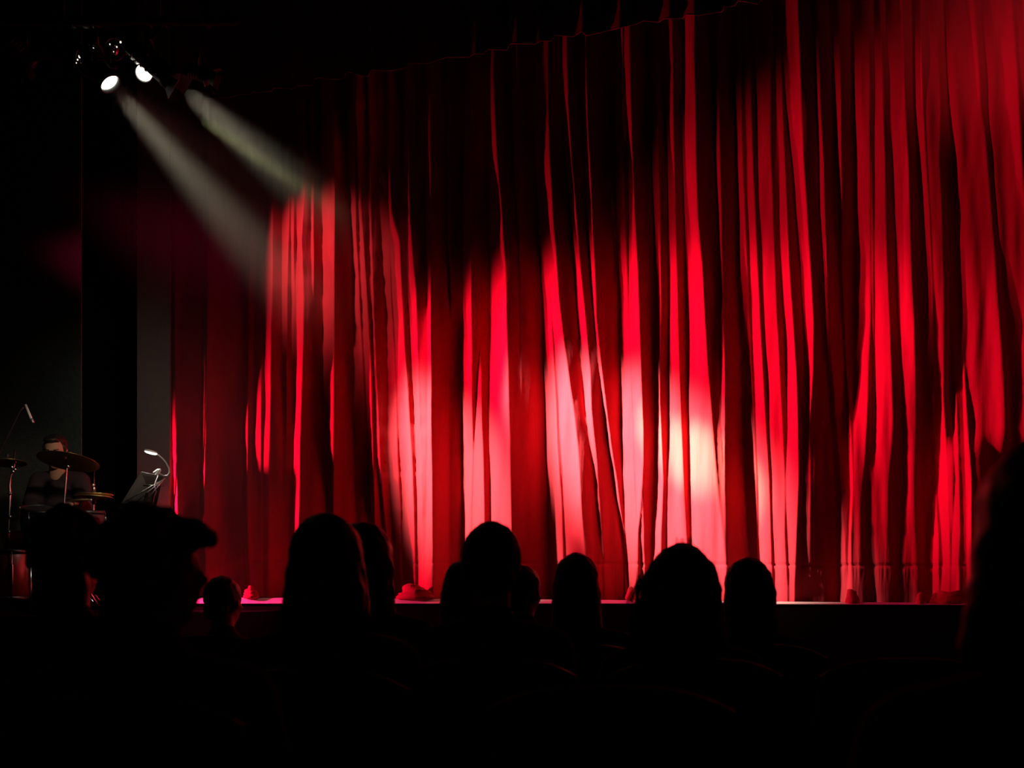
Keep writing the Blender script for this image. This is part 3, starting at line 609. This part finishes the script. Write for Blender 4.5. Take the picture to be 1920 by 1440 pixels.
# row nearest the camera
p11, h11 = seated(1968, 818, 1.32, 'person closest to the camera, mass of dark hair at the right picture edge', hair_bob(1.25, 0.12), yaw=0.1, hairmat='hair_brown', head_s=1.05)
strands(p11, h11, 70, -0.085, -0.07, -0.10, 0.02, 1, -1, M['hair_brown'], 0.0006)
p2, h2 = seated(288, 953, 2.05, 'person in profile with tousled dark hair and a tuft sticking out over the forehead', hair_curly(2, 110, 1.06, ((0.02, 0.088, 0.078, .030), (0.01, 0.103, 0.068, .029), (0.0, 0.070, 0.085, .032), (-0.02, -0.055, 0.02, .06))), yaw=-1.35, head_s=0.95)
p3, h3 = seated(612, 967, 2.75, 'person with rounded dark hair and thin glasses, left of the smooth long haired head', hair_bob(0.98, 0.13, -0.03), yaw=0.12, head_s=1.09)
p1, h1 = seated(132, 962, 3.0, 'person with broad curly dark hair in front of the drummer', hair_curly(5, 120, 1.15), yaw=0.05, head_s=1.08)
p4, h4 = seated(684, 981, 3.5, 'person with smooth long dark hair partly behind the rounded dark head', hair_bob(1.0, 0.24), yaw=-0.1, hairmat='hair_brown', head_s=1.08)
p5, h5 = seated(922, 981, 3.2, 'tallest head in the middle of the audience, short smooth dark hair', hair_short, yaw=0.0, head_s=1.06)
p9, h9 = seated(1277, 1021, 3.2, 'person with long loose hair and stray strands, before the brightest part of the curtain', hair_bob(1.26, 0.20), yaw=-0.15, head_s=1.08)
strands(p9, h9, 90, -0.135, -0.10, -0.12, 0.05, 4, -1, M['hair_dark'], 0.0019); strands(p9, h9, 40, 0.10, 0.125, -0.24, -0.14, 6, 1, M['hair_dark'], 0.0011)
strands(p9, h9, 10, -0.03, 0.02, 0.15, 0.16, 9, 1, M['hair_dark'], 0.0012)
p8, h8 = seated(1080, 1039, 4.1, 'person with straight shoulder length hair just right of the tallest head', hair_bob(0.98, 0.24), hairmat='hair_brown', head_s=0.98)
p10, h10 = seated(1398, 1047, 4.1, 'person with long dark hair right of the one with stray strands', hair_bob(1.08, 0.26), yaw=0.2, hairmat='hair_brown', head_s=1.0)
p6, h6 = seated(874, 1050, 4.15, 'person with long hair showing left of and behind the tallest head', hair_bob(1.06, 0.26), hairmat='hair_brown', head_s=1.0)
p7, h7 = seated(981, 1060, 5.1, 'person with short hair and visible ear, showing right of and behind the tallest head', hair_short, yaw=-0.5, head_s=1.05)
p12, h12 = seated(421, 1081, 5.1, 'smallest dark head in the distance, below the tuft of the one in profile', hair_short, yaw=-0.3, cloth='cloth_red')
# glasses of two of them
def glasses(hc, yaw, s, label, parentname):
    t = empty('eyeglasses', hc, label, 'glasses', None, (0, 0, yaw))
    for sx in (-1, 1):
        bm = bmesh.new(); add_tube(bm, [Vector((sx*0.068*s, 0.10*s, 0.012)), Vector((sx*0.083*s, 0.04*s, 0.014)), Vector((sx*0.086*s, -0.02*s, 0.012)), Vector((sx*0.082*s, -0.045*s, -0.008))], 0.0025, 6); obj('temple_arm', bm, M['black'], t)
        bm = bmesh.new(); add_tube(bm, [Vector((sx*0.035*s+0.028*math.cos(a), 0.112*s, 0.005+0.021*math.sin(a))) for a in [i*math.pi/8 for i in range(17)]], 0.002, 6, cap=False); r = obj('rim', bm, M['black'], t)
        bm = bmesh.new(); add_ell(bm, (sx*0.035*s, 0.112*s, 0.005), (0.026, 0.0015, 0.019), None, 16, 8); obj('glass_lens', bm, M['glass'], r)
glasses(at(612, 967, 2.75)*1.0+Vector((0, 0, -0.128)), 0.12, 1.02, 'thin dark glasses worn by the person with rounded dark hair', None)

# ------------------------------------------------------------------ theatre seats
def make_seat():
    t = empty('theatre_seat', (0, 0, 0), 'seat', 'seat', 'auditorium seats')
    bm = bmesh.new(); W = 0.25; prof = []
    nx, nz = 14, 12; g = []
    for side in (0, 1):
        rows = []
        for j in range(nz+1):
            v = j/nz; row = []
            for i in range(nx+1):
                u = -1+2*i/nx; top = 1.03-0.05*abs(u)**3.0; z = 0.42+(top-0.42)*v
                w_ = W*(1-0.05*v**4); y = -0.17-0.10*v+0.02*u*u+(-0.03 if side else 0.03)*(1-abs(u)**6*0.7)*(1-0.6*v**8)
                row.append(bm.verts.new((u*w_, y, z)))
            rows.append(row)
        g.append(rows)
    for side in (0, 1):
        for j in range(nz):
            for i in range(nx):
                f = (g[side][j][i], g[side][j][i+1], g[side][j+1][i+1], g[side][j+1][i]); bm.faces.new(f if side else tuple(reversed(f)))
    for j in range(nz):
        for i in (0, nx): bm.faces.new((g[0][j][i], g[0][j+1][i], g[1][j+1][i], g[1][j][i]))
    for i in range(nx):
        for j in (0, nz): bm.faces.new((g[0][j][i], g[0][j][i+1], g[1][j][i+1], g[1][j][i]))
    obj('backrest', bm, M['seatfab'], t)
    bm = bmesh.new(); add_tube(bm, [Vector((u*W*0.95, -0.275+0.02*u*u, 1.035-0.05*abs(u)**3)) for u in [-1+i/8 for i in range(17)]], 0.006, 8); obj('back_rail', bm, M['seatrim'], t)
    bm = bmesh.new(); add_box(bm, (0, 0.05, 0.40), (0.46, 0.44, 0.10), bev=0.03); obj('seat_cushion', bm, M['seatfab'], t)
    for sx in (-1, 1):
        bm = bmesh.new(); add_box(bm, (sx*0.268, -0.02, 0.625), (0.045, 0.36, 0.035), bev=0.012); obj('armrest', bm, M['blackmetal'], t)
        bm = bmesh.new(); add_box(bm, (sx*0.268, -0.05, 0.305), (0.03, 0.20, 0.61), bev=0.006); obj('leg', bm, M['blackmetal'], t)
    return t
def copy_tree(o, parent=None):
    c = o.copy(); COL.objects.link(c)
    if parent is not None: c.parent = parent
    for ch in o.children: copy_tree(ch, c)
    return c
seat0 = make_seat()
SEATS = [(p11, 'seat under the person closest to the camera at the right edge'), (p2, 'seat under the person in profile with the hair tuft'), (p3, 'seat under the person with rounded hair and glasses'),
 (p1, 'seat under the curly haired person in front of the drummer'), (p4, 'seat under the person partly behind the rounded dark head'), (p5, 'seat under the tallest head in the middle'), (p9, 'seat under the person with stray strands of hair'),
 (p8, 'seat under the straight haired person right of the tallest head'), (p10, 'seat under the long haired person right of the one with stray strands'), (p6, 'seat under the person showing left behind the tallest head'),
 (p7, 'seat under the person showing right behind the tallest head'), (p12, 'seat under the smallest head in the distance')]
for i, (p, lab) in enumerate(SEATS):
    s = seat0 if i == 0 else copy_tree(seat0)
    s.location = (p.location.x, p.location.y, 0); s['label'] = 'dark folding theatre '+lab
EMPT = [(1120, 2.25, 'empty dark theatre seat below the straight haired person'), (1640, 3.2, 'empty dark theatre seat right of the person with stray strands'), (1660, 4.1, 'empty dark theatre seat behind the right hand empty one')]
for px, Y, lab in EMPT[:2]:
    s = copy_tree(seat0); s.location = (at(px, HOR, Y).x, Y, 0); s['label'] = lab

# ------------------------------------------------------------------ the drummer
SF = 1.10   # side stage floor
DY = 7.8
db = at(112, HOR, DY+0.15); db.z = SF
dr = empty('person', db, 'drummer in a dark long sleeved shirt seated behind cymbals, short dark hair, holding drumsticks', 'person')
def D(px, py, dy=0.0): return at(px, py, DY+dy)-db
bm = bmesh.new(); hc = D(104, 848, 0.0)
head_shapes(bm, hc, 1.02, math.pi+0.12, -0.30, D(108, 893, 0.08))
nb = D(110, 893, 0.10); hip = D(116, 1000, 0.25); hip.z = 0.55; chest = D(112, 925, 0.14)
SHd = [D(75, 903, 0.1), D(150, 903, 0.1)]; ELd = [D(58, 945, 0.0), D(163, 948, 0.0)]; WRd = [D(62, 966, -0.28), D(146, 944, -0.30)]
KNd = [Vector((-0.25, -0.42, 0.50)), Vector((0.27, -0.42, 0.50))]; ANd = [Vector((-0.27, -0.5, 0.08)), Vector((0.30, -0.52, 0.08))]
def dtrunk(bm, g, arms=True):
    add_ell(bm, hip, (0.165+g, 0.12+g, 0.13+g)); add_ell(bm, (hip+chest)/2, (0.15+g, 0.105+g, 0.2+g)); add_ell(bm, chest, (0.172+g, 0.11+g, 0.16+g))
    for i in (0, 1):
        add_capsule(bm, nb+Vector((0, 0, -0.02)), 0.048+g, SHd[i], 0.060+g); add_capsule(bm, SHd[i], 0.058+g, ELd[i], 0.044+g); add_capsule(bm, ELd[i], 0.043+g, WRd[i], 0.030+g*0.6)
def dlegs(bm, g):
    for i in (0, 1): add_capsule(bm, hip+Vector(((-1, 1)[i]*0.09, 0, 0)), 0.085+g, KNd[i], 0.06+g); add_capsule(bm, KNd[i], 0.058+g, ANd[i], 0.038+g)
dtrunk(bm, 0); dlegs(bm, 0)
hand_shapes(bm, WRd[0], Vector((0.05, -1, -0.15)), 1.05, 1, 1.0); hand_shapes(bm, WRd[1], Vector((-0.35, -1, -0.1)), 1.05, -1, 1.0)
for i in (0, 1): add_capsule(bm, ANd[i]+Vector((0, 0, -0.04)), 0.04, ANd[i]+Vector((0, -0.17, -0.045)), 0.032)
bake('body', bm, M['skin'], dr, 0.0085, 2)
bm = bmesh.new(); dtrunk(bm, 0.016); bake('shirt', bm, M['shirt'], dr, 0.012, 4)
bm = bmesh.new(); dlegs(bm, 0.014); add_ell(bm, hip, (0.18, 0.135, 0.12)); bake('trousers', bm, M['cloth'], dr, 0.015, 4)
bm = bmesh.new(); rot = Matrix.Rotation(math.pi+0.12, 3, 'Z') @ Matrix.Rotation(-0.30, 3, 'X'); P = lambda x, y, z: hc+rot @ Vector((x*1.02, y*1.02, z*1.02))
add_ell(bm, P(0, -0.028, 0.045), (0.080, 0.092, 0.086), rot); add_ell(bm, P(0, -0.07, -0.01), (0.068, 0.045, 0.065), rot); add_ell(bm, P(0.01, 0.045, 0.098), (0.056, 0.042, 0.024), rot)
for sx in (-1, 1): add_ell(bm, P(sx*0.070, 0.012, 0.030), (0.014, 0.022, 0.036), rot)
bake('hair', bm, M['hair_dark'], dr, 0.008, 2, disp=(0.01, 0.02))
for sx in (-1, 1):
    bm = bmesh.new(); add_capsule(bm, P(sx*0.018, 0.090, 0.031), 0.004, P(sx*0.046, 0.078, 0.033), 0.003, 8); obj('eyebrow', bm, M['hair_dark'], dr)
    bm = bmesh.new(); add_ell(bm, P(sx*0.030, 0.0835, 0.010), (0.009, 0.004, 0.005), rot, 10, 8); obj('eye', bm, M['glass'], dr)
# stool
st = empty('drum_stool', (db.x+0.02, db.y+0.25, SF), 'round black drum stool under the drummer', 'stool')
bm = bmesh.new(); add_lathe(bm, [(0.001, 0.36), (0.15, 0.36), (0.17, 0.38), (0.17, 0.42), (0.15, 0.44), (0.001, 0.445)], 28); obj('seat', bm, M['black'], st)
bm = bmesh.new(); add_tube(bm, [(0, 0, 0.12), (0, 0, 0.36)], 0.014, 10); obj('post', bm, M['chrome'], st)
for k in range(3):
    bm = bmesh.new(); a = k*2.094; add_tube(bm, [(0, 0, 0.2), (0.22*math.cos(a), 0.22*math.sin(a), 0.012)], 0.010, 8); obj('leg', bm, M['chrome'], st)
def stick(a, b, label):
    a, b = Vector(a), Vector(b); t = empty('drumstick', a, label, 'drumstick', 'drumsticks'); d = b-a
    bm = bmesh.new(); add_tube(bm, [Vector(), d*0.75, d*0.93, d*0.96], [0.0078, 0.0075, 0.0045, 0.004], 10); obj('shaft', bm, M['wood'], t)
    bm = bmesh.new(); add_ell(bm, d*0.975, (0.006, 0.006, 0.006), None, 10, 8); obj('tip', bm, M['wood'], t)
hA = db+WRd[0]; hB = db+WRd[1]
stick(at(56, 976, DY-0.34), at(37, 951, DY-0.55), 'short looking drumstick pointing up from the lower hand beside the chrome stand')
stick(at(126, 938, DY-0.36), at(172, 937, DY-0.55), 'drumstick held level in the hand under the big cymbal')

# ------------------------------------------------------------------ drum kit
def tripod(bm_parent, h, spread, r=0.009, hub=0.35):
    for k in range(3):
        bm = bmesh.new(); a = k*2.094+0.4; p = Vector((spread*math.cos(a), spread*math.sin(a), 0.012))
        add_tube(bm, [Vector((0, 0, hub)), p*0.55+Vector((0, 0, hub*0.5)), p], r, 8); lg = obj('leg', bm, M['chrome'], bm_parent)
        bm = bmesh.new(); add_capsule(bm, p, 0.014, p*1.06, 0.012, 10); obj('rubber_foot', bm, M['black'], lg)
def cymbal(c, rad, tilt_x, tilt_y, label, m='brass', bell=0.05):
    t = empty('cymbal', c, label, 'cymbal', None, (tilt_x, tilt_y, 0))
    bm = bmesh.new(); up = [(0.006, bell*0.75), (rad*0.10, bell*0.62), (rad*0.17, bell*0.25), (rad*0.22, bell*0.12)]+[(rad*(0.22+0.78*k/14), bell*0.12-0.022*(k/14)**1.6+0.0007*(k % 2)) for k in range(1, 15)]
    lo = [(r_, z-0.0025) for r_, z in reversed(up)]; add_lathe(bm, up+lo+[up[0]], 56); obj('disc', bm, M[m], t)
    bm = bmesh.new(); add_lathe(bm, [(0.001, bell*0.7+0.028), (0.010, bell*0.7+0.026), (0.014, bell*0.7+0.01), (0.010, bell*0.7)], 14); add_lathe(bm, [(0.001, bell*0.7-0.02), (0.02, bell*0.7-0.018), (0.02, bell*0.7-0.006), (0.001, bell*0.7-0.004)], 14); obj('felt', bm, M['black'], t)
    return t
# big cymbal with its stand
cc = at(129, 861, 7.35); cymbal(cc, 0.205, R(-13), R(4), 'large bronze cymbal hiding the lower half of the drummer face')
t = empty('cymbal_stand', (cc.x-0.01, 7.36, SF), 'chrome stand under the large bronze cymbal', 'stand')
bm = bmesh.new(); b0 = Vector((cc.x-0.01, 7.36, SF)); add_tube(bm, [at(127, 846, 7.35)-b0, at(126, 870, 7.35)-b0, at(120, 945, 7.36)-b0, Vector((0, 0, 0.3))], [0.005, 0.005, 0.0075, 0.011], 10); obj('pole', bm, M['chrome'], t)
bm = bmesh.new(); add_ell(bm, at(128, 874, 7.35)-b0, (0.012, 0.014, 0.016), None, 12, 8); obj('tilter', bm, M['chrome'], t); tripod(t, 0, 0.22)
# left cymbal on its long chrome stand
cl = at(14, 863, 7.2); cymbal(cl, 0.125, R(-6), R(-3), 'small dark cymbal at the left picture edge', bell=0.03)
b0 = Vector((at(17, 0, 7.2).x, 7.2, SF)); t = empty('cymbal_stand', b0, 'tall chrome stand under the small dark cymbal', 'stand')
bm = bmesh.new(); add_tube(bm, [at(p[0], p[1], 7.2)-b0 for p in ((27, 843), (27, 873), (20, 892), (18, 912), (19, 925), (17, 975), (16, 1000), (15, 1027))], [0.004, 0.005, 0.006, 0.006, 0.008, 0.008, 0.008, 0.009], 10)
add_tube(bm, [at(15, 1027, 7.2)-b0, Vector((0, 0, 0.12))], 0.009, 10); obj('pole', bm, M['chrome'], t)
bm = bmesh.new()
for p in ((27, 866), (22, 876), (28, 880), (24, 884)): add_ell(bm, at(p[0], p[1], 7.18)-b0, (0.014, 0.012, 0.014), None, 12, 8)
obj('tilter', bm, M['chrome'], t)
bm = bmesh.new()
for p in ((18, 925), (19, 969), (17, 997)): add_ell(bm, at(p[0], p[1], 7.19)-b0, (0.014, 0.014, 0.012), None, 12, 8)
obj('wing_nut', bm, M['chrome'], t); tripod(t, 0, 0.26, 0.009, 0.33)
# hi hat
hh = at(176, 930, 7.45)
t = cymbal(hh+Vector((0, 0, 0.012)), 0.13, R(-1), R(2.0), 'upper of the two thin hi hat cymbals', bell=0.03); t['group'] = 'hi hat cymbals'
t = cymbal(hh-Vector((0, 0, 0.012)), 0.13, R(179), R(-1.5), 'lower of the two thin hi hat cymbals', bell=0.03); t['group'] = 'hi hat cymbals'
b0 = Vector((hh.x, 7.45, SF)); t = empty('hi_hat_stand', b0, 'slim chrome hi hat stand with thin upright rod right of the drummer', 'stand')
bm = bmesh.new(); add_tube(bm, [at(177, 868, 7.45)-b0, at(176, 930, 7.45)-b0, at(175, 960, 7.45)-b0, Vector((0, 0, 0.1))], [0.0032, 0.004, 0.008, 0.009], 10); obj('rod', bm, M['chrome'], t)
bm = bmesh.new(); add_ell(bm, at(174, 909, 7.44)-b0, (0.016, 0.014, 0.012)); add_ell(bm, at(176, 916, 7.44)-b0, (0.010, 0.010, 0.014)); obj('clutch', bm, M['chrome'], t); tripod(t, 0, 0.22)
# drums
def drum(c, rad, hgt, label, shell, rotm=(0, 0, 0), legs=False, lugs=6):
    t = empty('drum', c, label, 'drum', 'drum kit drums', rotm)
    bm = bmesh.new(); add_lathe(bm, [(rad*0.97, -hgt/2), (rad, -hgt/2+0.005), (rad, hgt/2-0.005), (rad*0.97, hgt/2)], 44); obj('shell', bm, M[shell], t)
    for s_ in (-1, 1):
        bm = bmesh.new(); z = s_*hgt/2; add_lathe(bm, [(rad*1.0, z-0.012), (rad*1.03, z-0.012), (rad*1.03, z+0.012), (rad*0.99, z+0.012), (rad*1.0, z-0.012)], 44); obj('hoop', bm, M['blackmetal'], t)
        bm = bmesh.new(); add_lathe(bm, [(0.001, z+s_*0.004), (rad*0.98, z+s_*0.002)], 44); obj('drum_head', bm, M['drumhead'], t)
    for k in range(lugs):
        a = k*2*math.pi/lugs+0.3; bm = bmesh.new(); p = Vector((rad*1.03*math.cos(a), rad*1.03*math.sin(a), 0)); add_capsule(bm, p+Vector((0, 0, -hgt*0.2)), 0.008, p+Vector((0, 0, hgt*0.2)), 0.008, 8)
        add_tube(bm, [p+Vector((0, 0, -hgt*0.48)), p+Vector((0, 0, hgt*0.48))], 0.003, 6); obj('lug', bm, M['chrome'], t)
    if legs:
        for k in range(3):
            a = k*2.094+0.2; bm = bmesh.new(); p = Vector((rad*1.07*math.cos(a), rad*1.07*math.sin(a), 0)); add_tube(bm, [p+Vector((0, 0, hgt*0.2)), Vector((p.x, p.y, SF-c.z+0.008))], 0.006, 8); obj('leg', bm, M['chrome'], t)
    return t
sn = at(152, 966, 7.55); drum(Vector((sn.x, 7.5, at(0, 978, 7.5).z)), 0.175, 0.13, 'black snare drum under the hand holding the level drumstick', 'drum', (R(4), 0, 0))
b0 = Vector((sn.x, 7.5, SF)); t = empty('snare_stand', b0, 'low chrome stand carrying the snare drum', 'stand'); bm = bmesh.new(); add_tube(bm, [(0, 0, 0.12), (0, 0, at(0, 986, 7.5).z-SF-0.05)], 0.012, 8); obj('post', bm, M['chrome'], t)
tripod(t, 0, 0.2, 0.008, 0.25)
drum(Vector((at(78, 0, 7.25).x, 7.25, at(0, 975, 7.25).z)), 0.125, 0.15, 'small black tom drum mounted in front of the drummer', 'drum', (R(14), R(6), 0))
bd = Vector((at(92, 0, 7.3).x, 7.25, SF+0.23)); drum(bd, 0.22, 0.36, 'large black bass drum lying on its side behind the audience heads', 'drum', (R(90), 0, 0), lugs=8)
b0 = Vector((at(84, 0, 7.27).x, 7.27, SF+0.45)); t = empty('tom_mount', b0, 'short chrome post holding the small tom on the bass drum', 'bracket'); bm = bmesh.new(); add_tube(bm, [(0, 0, 0.0), (0, 0, 0.05), (-0.01, 0, 0.10)], 0.011, 8); obj('post', bm, M['chrome'], t)
drum(Vector((at(8, 0, 6.95).x, 6.90, at(0, 1022, 7.0).z-0.20)), 0.17, 0.30, 'dark red floor tom low at the left picture edge', 'drumred', legs=True)
# boom microphone above the kit
b0 = Vector((at(-70, 0, 7.4).x, 7.4, SF)); t = empty('microphone_stand', b0, 'black boom stand reaching over the kit from the left edge', 'stand')
bm = bmesh.new(); add_tube(bm, [(0, 0, 0.02), at(-70, 900, 7.4)-b0], 0.011, 8); obj('pole', bm, M['black'], t)
bm = bmesh.new(); add_tube(bm, [at(-90, 940, 7.4)-b0, at(0, 848, 7.4)-b0, at(38, 770, 7.4)-b0, at(49, 758, 7.4)-b0], 0.006, 8); obj('boom', bm, M['black'], t)
bm = bmesh.new(); add_lathe(bm, [(0.001, 0), (0.13, 0), (0.13, 0.012), (0.02, 0.03), (0.001, 0.03)], 28); obj('base', bm, M['black'], t)
b0 = at(48, 759, 7.38); t = empty('microphone', b0, 'slim grey microphone hanging above the drummer', 'microphone')
bm = bmesh.new(); add_tube(bm, [Vector(), at(60, 788, 7.36)-b0], [0.008, 0.0085], 12); obj('barrel', bm, M['white'], t, True)
bm = bmesh.new(); add_capsule(bm, at(60, 787, 7.36)-b0, 0.0105, at(61.5, 791, 7.36)-b0, 0.0105, 12); obj('grille', bm, M['dullsteel'], t)

# ------------------------------------------------------------------ music stand with its little lamp
mb = Vector((at(262, 0, 7.0).x, 7.0, SF)); ms = empty('music_stand', mb, 'black music stand with tilted desk seen from behind, beside the curtain edge', 'stand')
A, B, C_, E = [at(*p)-mb for p in ((226, 945, 6.92), (264, 884, 7.02), (306, 893, 7.10), (293, 950, 7.0))]
bm = bmesh.new(); n = (B-A).cross(E-A).normalized()*0.004
f1 = [bm.verts.new(p) for p in (A, B, C_, E)]; f2 = [bm.verts.new(p+n) for p in (A, B, C_, E)]; bm.faces.new(f1); bm.faces.new(list(reversed(f2)))
for i in range(4): bm.faces.new((f1[i], f2[i], f2[(i+1) % 4], f1[(i+1) % 4]))
bmesh.ops.bevel(bm, geom=bm.edges[:], offset=0.0015, segments=1, affect='EDGES'); obj('desk', bm, mat('desk_metal', (0.035, 0.018, 0.015), 0.5), ms, False)
def on(u, v, lift=-0.006): p = A+(E-A)*u+(B-A)*v; nn = n.normalized(); nn = nn if nn.y > 0 else -nn; return p+nn*lift
bm = bmesh.new()
for a_, b_ in (((0.02, 0.02), (0.78, 0.85)), ((0.30, 0.60), (0.88, 0.62)), ((0.35, 0.05), (0.74, 0.80)), ((0.60, 0.05), (0.76, 0.80))): add_tube(bm, [on(*a_), on(*b_)], 0.0028, 6)
obj('brace', bm, M['dullsteel'], ms)
bm = bmesh.new(); add_tube(bm, [A+Vector((0, -0.01, 0)), E+Vector((0, -0.01, 0))], 0.006, 8); obj('ledge', bm, M['blackmetal'], ms)
bm = bmesh.new(); cpt = on(0.55, 0.35, -0.02); add_tube(bm, [cpt, Vector((0, 0.02, cpt.z-0.15)), Vector((0, 0.02, 0.2))], 0.010, 8); obj('post', bm, M['blackmetal'], ms)
for k in range(3):
    bm = bmesh.new(); a = k*2.094; add_tube(bm, [(0, 0.02, 0.28), (0.24*math.cos(a), 0.24*math.sin(a), 0.01)], 0.007, 8); obj('leg', bm, M['blackmetal'], ms)
lb = at(296, 888, 7.12); lm = empty('clip_lamp', lb, 'white gooseneck clip lamp glowing on top of the music stand', 'lamp')
def Lp(x, y, d=0.0): return at(x, y, 7.12+d)-lb
bm = bmesh.new(); add_tube(bm, [Lp(291, 851), Lp(297, 853), Lp(304, 859), Lp(311, 867), Lp(317, 878), Lp(318, 886), Lp(314, 892), Lp(307, 892), Lp(301, 889), Lp(297, 886)], 0.0045, 10); obj('gooseneck', bm, M['white'], lm)
bm = bmesh.new(); add_ell(bm, Lp(283, 846.8), (0.046, 0.028, 0.011), Matrix.Rotation(R(14), 3, 'Y')); obj('lamp_head', bm, M['white'], lm)
bm = bmesh.new(); add_ell(bm, Lp(283, 848.8), (0.043, 0.026, 0.010), Matrix.Rotation(R(14), 3, 'Y')); obj('led_panel', bm, M['ledlight'], lm)
bm = bmesh.new(); add_capsule(bm, Lp(299, 882), 0.011, Lp(293, 891), 0.012, 12); add_capsule(bm, Lp(293, 891), 0.009, Lp(284, 898), 0.006, 10); add_capsule(bm, Lp(296, 882), 0.010, Lp(289, 886), 0.007, 10); obj('clip', bm, M['white'], lm)
bm = bmesh.new(); add_tube(bm, [Lp(296, 892, -0.04), Lp(291, 905, -0.12), Lp(290, 912, -0.18), Lp(293, 922, -0.22), Lp(289, 932, -0.25), Lp(287, 944, -0.26), Lp(286, 1000, -0.26), Lp(288, 1090, -0.26)], 0.0022, 8); obj('cable', bm, M['white'], lm)
pl = bpy.data.lights.new('clip_lamp_light', 'SPOT'); pl.energy = 9; pl.color = (0.95, 1.0, 0.88); pl.spot_size = R(150); pl.spot_blend = 0.8; pl.shadow_soft_size = 0.03
po = bpy.data.objects.new('clip_lamp_light', pl); COL.objects.link(po); po.location = at(281, 853, 7.14); aim(po, at(284, 900, 7.2))
# added fill with no fitting, brightens drummer and wall from the front
spot('band_fill', at(520, 300, 4.6), at(105, 900, 7.8), 130, (1.0, 0.82, 0.62), 24, 0.8, 0.1)
spot('pillar_fill', at(330, 700, 8.6), at(262, 900, 10.6), 14, (0.95, 1.0, 0.85), 110, 1.0, 0.2)  # added fill without a fitting, brightens the grey pillar
